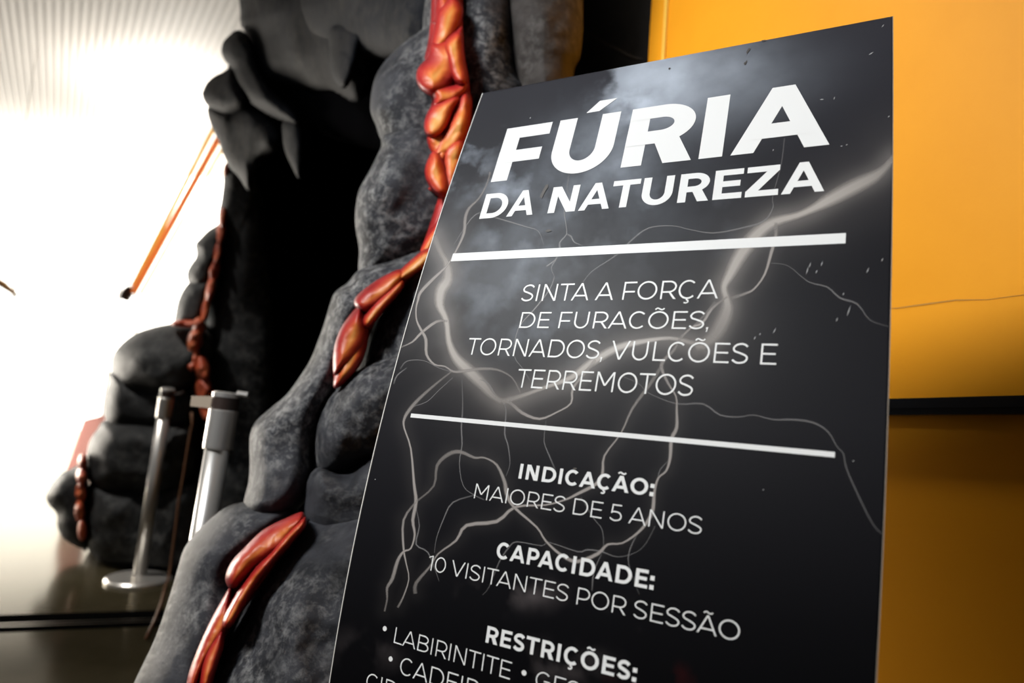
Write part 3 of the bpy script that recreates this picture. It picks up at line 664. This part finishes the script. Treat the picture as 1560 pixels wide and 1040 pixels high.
V = list(Ff)+list(Bf); Cc_ = np.concatenate([col, np.tile([.03, .028, .026], (nv, 1))])
ix = np.arange(nv).reshape(NSG, NU); FC = []
for i in range(NSG-1):
    for j in range(NU-1):
        FC.append((ix[i, j], ix[i+1, j], ix[i+1, j+1], ix[i, j+1]))
nfront = len(FC)
rim = [*ix[0, :], *ix[1:, -1], *ix[-1, :-1][::-1], *ix[1:-1, 0][::-1]]
for i in range(NSG-1):
    for j in range(0, NU-1): FC.append((nv+ix[i, j], nv+ix[i, j+1], nv+ix[i+1, j+1], nv+ix[i+1, j]))
nb = len(FC)
for a, b in zip(rim, rim[1:]+rim[:1]): FC.append((a, b, nv+b, nv+a))
def print_mat():
    m, nt, b = mat_new('glossy_storm_print'); setin(b, Roughness=.42, Specular_IOR_Level=.10)
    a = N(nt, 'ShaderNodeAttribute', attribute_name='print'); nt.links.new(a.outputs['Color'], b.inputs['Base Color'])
    n = tex_noise(nt, 260, 2, .5); bump(nt, b, n.outputs['Fac'], .05, .001)
    return m
sign = thing('sign_board', sp(SW/2, SS[-1]), 'tall black storm-print sign board with white lettering, leaning in front of the yellow wall', 'sign')
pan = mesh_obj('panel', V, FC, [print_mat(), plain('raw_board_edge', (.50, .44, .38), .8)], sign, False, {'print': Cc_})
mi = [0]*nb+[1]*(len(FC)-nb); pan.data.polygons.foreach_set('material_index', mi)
pan.data.polygons.foreach_set('use_smooth', [True]*nb+[False]*(len(FC)-nb))
# prop leg behind the board
a = sp(SW*.5, SS[-1]*.45, -TH-.01); b = np.array([a[0], a[1], 0])-np.array([nrm_at(.8)[0], nrm_at(.8)[1], 0])*.28
side = RW*.03
slab('prop_leg', [a-side, a+side, b+side, b-side], -nrm_at(.8), .012, plain('prop_board', (.05, .045, .04), .7), sign)

def edge_strip(name, u0, u1, mat):
    ss = np.linspace(.0004, SS[-1]-.004, 120); V = [sp(u, s_, .0004) for s_ in ss for u in (u0, u1)]
    return mesh_obj(name, V, [(2*i, 2*i+2, 2*i+3, 2*i+1) for i in range(119)], mat, sign)
edge_strip('edge_strip', 0, .0016, plain('lit_white_edge', (.62, .60, .56), .5))  # left edge catching the light, painted as a pale strip on the face
edge_strip('edge_strip', SW-.0011, SW, plain('worn_brown_edge', (.22, .18, .14), .7))
def bolt_mat(name, c):
    m, nt, b = mat_new(name); setin(b, Base_Color=(*c, 1), Roughness=.3, Specular_IOR_Level=.12)
    a = N(nt, 'ShaderNodeAttribute', attribute_name='ink'); t = N(nt, 'ShaderNodeBsdfTransparent'); mx = N(nt, 'ShaderNodeMixShader')
    nt.links.new(a.outputs['Fac'], mx.inputs[0]); nt.links.new(t.outputs[0], mx.inputs[1]); nt.links.new(b.outputs[0], mx.inputs[2])
    nt.links.new(mx.outputs[0], nt.nodes['Material Output'].inputs['Surface']); return m
def ribbon_print(lines, widths, alpha, off, name, mat, soft=.5, taper=True):
    V, Fc, A = [], [], []
    for line, w in zip(lines, widths):
        p = dens(line, 3); n = len(p)
        d = np.gradient(p, axis=0); d /= np.linalg.norm(d, axis=1, keepdims=True)+1e-9; nn = np.stack([-d[:, 1], d[:, 0]], 1)
        o = len(V)
        for i in range(n):
            wi = w*(.85+.3*math.sin(i*1.9+len(V)))
            for k, al in ((-.5-soft, 0), (-.5+soft*.3, 1), (.5-soft*.3, 1), (.5+soft, 0)):
                q = p[i]+nn[i]*wi*k; u, s = px_us(*q)
                u = min(max(u, .0005), SW-.0005); s = max(s, .0005)
                V.append(sp(u, s, off)); A.append(al*alpha*(1 if not taper else min(1, .35+2.2*min(i, n-1-i)/n)))
        for i in range(n-1):
            for k in range(3): Fc.append((o+4*i+k, o+4*(i+1)+k, o+4*(i+1)+k+1, o+4*i+k+1))
    return mesh_obj(name, V, Fc, mat, sign, True, {'ink': A})
MB1 = bolt_mat('lightning_ink', (.42, .385, .355)); MB2 = bolt_mat('thin_lightning_ink', (.30, .29, .29)); MB3 = bolt_mat('medium_lightning_ink', (.34, .31, .29))
ribbon_print([BOLT_R, BOLT_M, BOLT_L], [11, 6.5, 9], .95, .0002, 'lightning_bolt', MB1, .6)
ribbon_print(MED, [3.0, 2.8, 3.2, 3.6, 3.4, 3.6, 3.2, 2.2, 2.6], .9, .0003, 'lightning_bolt', MB3, .45)
ribbon_print(THIN, [1.5]*3+[1.7]*3+[1.3]*20, .5, .00025, 'lightning_bolt', MB2, .5)

# small scratches and specks worn into the print
rs = random.Random(4); MSCR = plain('scratched_print', (.34, .34, .34), .5); MSTN = plain('brown_stain', (.05, .042, .036), .6)
SC_ = [(1230, 412, 4, 14), (1234, 404, 3, 9), (1244, 414, 3, 6), (1252, 402, 3, 8), (1322, 412, 4, 9), (1344, 396, 3, 6), (1293, 474, 6, 17), (1275, 487, 3, 7), (1285, 448, 2, 5), (1180, 504, 5, 9), (1150, 515, 3, 6), (1158, 509, 2, 4),
       (1327, 82, 8, 5), (1345, 40, 4, 5), (1252, 152, 7, 2), (1271, 150, 2, 5), (1282, 223, 4, 2), (1354, 178, 3, 3), (1300, 702, 2.5, 2.5), (1163, 746, 2, 2), (808, 180, 2, 2), (572, 730, 1.5, 1.5), (1290, 221, 3, 2), (1178, 229, 2, 3)]
for x, y, w, h in SC_:
    a = np.array([x, y], float); d = np.array([w, -h])/2 if w < h*2 else np.array([w, -h*.3])/2; pn = np.array([-d[1], d[0]])/np.hypot(*d)*.8
    mesh_obj('scratch_mark', [sp(*px_us(*q), .0007) for q in (a-d, a+pn, a+d, a-pn)], [(0, 1, 2, 3)], MSCR, sign)
for x, y, w, h in [(829, 292, 5, 26), (836, 352, 8, 5), (876, 714, 6, 4), (901, 66, 9, 3), (1163, 62, 8, 4), (1140, 78, 5, 8), (1020, 105, 4, 4), (1178, 57, 6, 3), (1136, 96, 4, 7)]:
    a = np.array([x, y], float)
    mesh_obj('stain_mark', [sp(*px_us(*(a+np.array([w*math.cos(t)*rs.uniform(.3, .6)+h*.25*math.sin(t), -h*math.sin(t)*rs.uniform(.3, .6)]))), .0009) for t in np.linspace(0, 2*math.pi, 9)[:-1]], [tuple(range(8))], MSTN, sign)

# ------------------------------------------------------------------ lettering
def bar(x0, y0, x1, y1): return [(x0, y0), (x1, y0), (x1, y1), (x0, y1)]
def para(xb, xt, d, y0=0., y1=1.): return [(xb, y0), (xb+d, y0), (xt+d, y1), (xt, y1)]
def arc(cx, cy, rx, ry, a0, a1, w, wy=None, n=28):
    wy = wy or w; out = []
    A = np.radians(np.linspace(a0, a1, n))
    for a, b in zip(A[:-1], A[1:]):
        f = lambda t, k: (cx+(rx-k*w)*math.cos(t), cy+(ry-k*wy)*math.sin(t))
        out.append([f(a, 0), f(b, 0), f(b, 1), f(a, 1)])
    return out
def stroke(pts, w, k=6):
    p = dens(pts, k); d = np.gradient(p, axis=0); d /= np.linalg.norm(d, axis=1, keepdims=True)+1e-9
    nn = np.stack([-d[:, 1], d[:, 0]], 1)*w/2; a, b = p+nn, p-nn
    return [[tuple(a[i]), tuple(a[i+1]), tuple(b[i+1]), tuple(b[i])] for i in range(len(p)-1)]
GW = {'A': 1.04, 'B': .84, 'C': .90, 'D': .94, 'E': .72, 'F': .70, 'G': .95, 'L': .66, 'M': 1.02, 'N': .86, 'O': 1.06, 'P': .78, 'R': .80, 'S': .77, 'T': .84, 'U': .84, 'V': 1.02, 'Z': .80, '0': .84, '1': .34, '5': .76}
def glyph(ch, w, ext=1.0):
    base = {'Ç': 'C', 'Ã': 'A', 'Õ': 'O', 'Ú': 'U'}.get(ch, ch); h = w/2; wh = w*(.86 if w > .15 else .97)
    bold = w > .15
    W = GW.get(base, 0)*ext*(1.03 if bold else 1); o = []
    if base == 'I': W = w; o = [bar(0, 0, w, 1)]
    elif base in 'EFL':
        o = [bar(0, 0, w, 1)]
        if base != 'F': o.append(bar(0, 0, W, wh))
        if base != 'L': o += [bar(0, 1-wh, W, 1), bar(0, (.51 if base == 'E' else .44)-wh/2, W*.92, (.51 if base == 'E' else .44)+wh/2)]
    elif base == 'T': o = [bar(0, 1-wh, W, 1), bar(W/2-h, 0, W/2+h, 1)]
    elif base == 'D':
        c = W*.44; o = [bar(0, 0, w, 1), bar(0, 0, c, wh), bar(0, 1-wh, c, 1)]+arc(c, .5, W-c, .5, -90, 90, w, wh)
    elif base in 'O0': o = arc(W/2, .5, W/2, .512, 0, 360, w, wh, 56)
    elif base == 'C': o = arc(W*.53, .5, W*.53, .512, 46, 314, w, wh, 44)
    elif base == 'G': o = arc(W*.53, .5, W*.53, .512, 46, 325, w, wh, 44)+[bar(W-w, .1, W, .52), bar(W*.56, .52-wh, W, .52)]
    elif base == 'U': o = [bar(0, .42, w, 1), bar(W-w, .42, W, 1)]+arc(W/2, .42, W/2, .432, 180, 360, w, wh, 32)
    elif base in 'PRB':
        yb = {'P': .32, 'R': .34, 'B': .475}[base]; top = 1-yb; c = W*.5 if base != 'B' else W*.5; Wt = W if base != 'B' else W*.93
        o = [bar(0, 0, w, 1), bar(0, 1-wh, c, 1), bar(0, yb, c, yb+wh)]+arc(c, yb+top/2, Wt-c, top/2, -90, 90, w, wh)
        if base == 'R':
            d = w*1.22; o.append([(W-d, 0), (W+.02, 0), (W*.52+d*.62, yb+wh*.7), (W*.52-d*.38, yb+wh*.7)])
        if base == 'B':
            y1 = yb+wh; o += [bar(0, 0, c, wh), bar(0, y1-wh, c, y1)]+arc(c, y1/2, W-c, y1/2, -90, 90, w, wh)
    elif base == 'A':
        d = w*(1.02 if w > .2 else 1.1); yb = .20 if bold else .23; t = W/2-d/2*1.02; o = [para(0, t, d), para(W-d, t, d)]
        xl = lambda y: t*y+d*.5
        o.append([(xl(yb), yb), (W-xl(yb), yb), (W-xl(yb+wh), yb+wh), (xl(yb+wh), yb+wh)])
    elif base == 'V': d = w*1.13; t = W/2-d/2; o = [para(t, 0, d), para(t, W-d, d)]
    elif base == 'N': d = w*1.25; o = [bar(0, 0, w, 1), bar(W-w, 0, W, 1), para(W-d, 0, d)]
    elif base == 'M': d = w*1.25; o = [bar(0, 0, w, 1), bar(W-w, 0, W, 1), para(W/2-d/2, 0, d, .30, 1), para(W/2-d/2, W-d, d, .30, 1)]
    elif base == 'Z': d = w*1.35; o = [bar(0, 0, W, wh), bar(0, 1-wh, W, 1), para(0, W-d, d, wh*.9, 1-wh*.9)]
    elif base == 'S':
        q = [(.97, .86), (.80, .965), (.52, 1.01), (.2, .94), (.03, .77), (.12, .615), (.42, .53), (.62, .475), (.9, .37), (.98, .22), (.82, .05), (.48, -.01), (.2, .035), (-.01, .15)]
        o = stroke([(h+a*(W-w), wh/2+b*(1-wh)) for a, b in q], (w+wh)/2)
    elif base == '5':
        o = [bar(W*.14, 1-wh, W*.9, 1), para(W*.09, W*.14, w, .45, 1)]+stroke([(h+a*(W-w), h+b*(1-w)) for a, b in [(.08, .53), (.45, .56), (.8, .5), (.98, .29), (.85, .07), (.48, -.01), (.2, .03), (-.01, .13)]], w)
    elif base == '1': o = [bar(W-w, 0, W, 1), [(0, .80), (.02, .80+w*1.15), (W-w*.5, 1), (W-w, 1-w*.9)]]
    elif base == ':':
        s = w*1.12 if bold else w*1.3; W = s; o = [bar(0, 0, s, s), bar(0, .74-s, s, .74)]
    elif base == ',': s = w*1.2; W = s; o = [[(0, s), (s, s), (s*.55, -.15), (0, -.15), (s*.3, 0), (0, 0)]]
    elif base == '•': W = .36; o = arc(.18, .46, .18, .18, 0, 360, .179, None, 24)
    if ch == 'Ç': 
        s = min(w*.75, .1); o = o+stroke([(W*.53, .02), (W*.52, -.05), (W*.60, -.085), (W*.60, -.17), (W*.50, -.215), (W*.38, -.19)], s)
    if ch in 'ÃÕ':
        s = min(w*.8, .1); y = 1.15 if bold else 1.13
        o = o+stroke([(W/2+a, y+b) for a, b in [(-.23, -.035), (-.17, .035), (-.09, .05), (0, .005), (.09, -.03), (.17, -.015), (.23, .05)]], s)
    if ch == 'Ú': o = o+[[(W*.42, 1.07), (W*.42+w*.72, 1.07), (W*.62+w*.9, 1.27), (W*.60, 1.27)]]
    return o, W
SB = {'A': .01, 'V': .0, 'T': .02, 'O': .065, 'C': .065, 'G': .065, 'S': .05, 'Z': .06, '0': .065, '5': .05, '1': .02, ':': .06, ',': .05, '•': .0}
def sbl(ch): return SB.get({'Ç': 'C', 'Ã': 'A', 'Õ': 'O'}.get(ch, ch), .145)
def sbr(ch):
    b = {'Ç': 'C', 'Ã': 'A', 'Õ': 'O'}.get(ch, ch)
    return {'D': .065, 'E': .07, 'F': .05, 'L': .02, 'P': .05, 'R': .05, 'B': .06, 'G': .11, '1': .15, '•': 0.}.get(b, sbl(ch))
KERN = {('T', 'A'): -.08, ('A', 'T'): -.08, ('V', 'U'): 0, ('L', 'A'): 0, ('P', 'A'): -.08, ('A', 'V'): -.1, ('V', 'I'): 0, ('T', 'O'): -.02, ('F', 'O'): -.03, ('R', 'T'): -.02}
MINK = plain('white_print', (.80, .80, .79), .30, spec=.12)
def put(polys, place, name, off=.0006):
    V, Fc = [], []
    for i, p in enumerate(polys):
        o = len(V)
        for q in p: V.append(sp(*place(*q), off+2e-6*(i % 37)))
        Fc.append(tuple(range(o, o+len(p))))
    ob = mesh_obj(name, V, Fc, MINK, sign); return ob
def line_polys(text, w, space=.36, track=0.0):
    x = 0.0; out = []; prev = None; ks = 0; first = None; last = 0
    for ch in text:
        if ch == ' ': x += space; prev = None; continue
        gp, W = glyph(ch, w); s0 = sbl(ch)
        if prev is not None: x += KERN.get((prev, ch), 0)+track
        x += s0
        if first is None: first = x
        out += [[(a+x, b) for a, b in p] for p in gp]; last = x+W; x += W+sbr(ch); prev = ch
    return [[(a-first, b) for a, b in p] for p in out], last-first
def text_line(text, w, bl, br, topleft, name='text_line', space=.36, nat=None, track=0.0):
    """bl, br: baseline ends in the photo; topleft: a point on the cap line"""
    u0, s0 = px_us(*bl); u1, s1 = px_us(*br) if br else (None, s0); ut, st = px_us(*topleft)
    cap = s0-st; polys, L = line_polys(text, w, space, track)
    kx = (u1-u0)/L if br else cap*nat
    print('LINE', text, 'cap %.4f kx/cap %.3f  ds %.4f' % (cap, kx/cap, s1-s0))
    return put(polys, lambda a, b: (u0+a*kx, s0-b*cap+(s1-s0)*(a/L)), name), kx/cap
def title_word(letters, w, cap_s, base_s, name, skew=0.0):
    """each letter squeezed between its own measured left and right ends (u)"""
    polys = []
    cap = base_s-cap_s
    for ch, ua, ub in letters:
        gp, W = glyph(ch, w, 1.0)
        for p in gp: polys.append([(ua+(ub-ua)*a/W+skew*b*cap, base_s-b*cap) for a, b in p])
    return put(polys, lambda a, b: (a, b), name)
def U(x, y): return px_us(x, y)[0]
def S(x, y): return px_us(x, y)[1]
bs = np.mean([S(747.7, 278), S(945.4, 255.6), S(1064, 242.8), S(1112.8, 237.2), S(1263.6, 220.5)])
cs = np.mean([S(771.3, 197.4), S(1078.2, 148.7), S(1200, 130.5), S(946.7, 170.5)])
print('title', bs, cs, [round(S(*p), 4) for p in ((747.7, 278), (945.4, 255.6), (1064, 242.8), (1263.6, 220.5))], [round(S(*p), 4) for p in ((771.3, 197.4), (1078.2, 148.7), (1200, 130.5))],
      [round(U(*p), 4) for p in ((747.7, 278), (771.3, 197.4), (1064, 242.8), (1078.2, 148.7), (1100, 239), (1111.8, 144.9))])
title_word([('F', U(747.7, 278), U(843.7, 186.5)-.002), ('Ú', U(854.3, 184), U(946.7, 170.5)), ('R', U(945.4, 255.6), U(1050, 244)), ('I', U(1064, 242.8), U(1100, 239)), ('A', U(1112.8, 237.2), U(1263.6, 220.5))],
           .255, cs, bs, 'title_lettering')
bs2 = np.mean([S(730, 334), S(834, 325), S(1031.3, 309), S(1085, 305), S(1255.6, 291.8)]); cs2 = np.mean([S(741, 297.5), S(935.9, 277), S(982.6, 270), S(1029, 266.5)])
title_word([('D', U(730, 334), U(774, 311)), ('A', U(771, 331), U(811.5, 326)), ('N', U(834, 325), U(875.5, 322)), ('A', U(880.5, 321.5), U(927.4, 318)), ('T', U(935.9, 277), U(977.5, 273)),
            ('U', U(982.6, 271), U(1029, 267)), ('R', U(1031.3, 309), U(1077.5, 305.5)), ('E', U(1085, 305), U(1129, 301.3)), ('Z', U(1134.6, 300.5), U(1185, 296)), ('A', U(1189.7, 297), U(1255.6, 291.8))],
           .225, cs2, bs2, 'subtitle_lettering')
def divider(tl, bl, tr, br):
    a, b, c, d = px_us(*tl), px_us(*bl), px_us(*br), px_us(*tr)
    s0, s1 = (a[1]+d[1])/2, (b[1]+c[1])/2; n = 24; us0, us1 = (a[0]+b[0])/2, (c[0]+d[0])/2
    put([[(us0, s0), (us0, s1), (us1, s1), (us1, s0)]], lambda u, s: (u, s), 'divider_bar', .0005)
divider((690, 386), (687.6, 398), (1288.4, 355.5), (1288.4, 371))
divider((626.2, 629.5), (626, 635.6), (1272, 688.5), (1272, 697))
text_line('SINTA A FORÇA', .092, (793, 459), (1093.6, 454.6), (797, 434))
text_line('DE FURACÕES,', .092, (790.6, 499.5), (1079, 501.5), (796, 475.6))
text_line('TORNADOS, VULCÕES E', .092, (709.6, 540), (1182.5, 555.9), (713, 514.8))
text_line('TERREMOTOS', .092, (785, 590), (1055, 603.5), (788, 561.8))
text_line('INDICAÇÃO:', .22, (789.8, 728.6), (995.4, 756), (793, 706))
_, k1 = text_line('MAIORES DE 5 ANOS', .082, (722, 758.5), (1068.6, 814.5), (726, 736.3))
text_line('CAPACIDADE:', .22, (755.4, 849.5), (995.4, 898.5), (761, 825))
text_line('10 VISITANTES POR SESSÃO', .082, (651, 867.5), (1126, 977), (655, 845))
text_line('RESTRIÇÕES:', .22, (739.7, 977.8), (969, 1039), (744.2, 952.8))
text_line('LABIRINTITE', .082, (600, 978.5), (777, 1034.9), (604, 954.7))
text_line('•', .082, (582, 966), None, (586, 945), nat=k1)
text_line('•', .082, (793.5, 1034), None, (797, 1011), nat=k1)
text_line('GES', .082, (815, 1046), None, (820, 1021), nat=k1)
text_line('•', .082, (591, 1012), None, (595, 991), nat=k1)
text_line('CADEIR', .082, (608.5, 1025.5), None, (613, 1000), nat=k1)
text_line('CIR', .082, (557, 1048), None, (562, 1024), nat=k1)
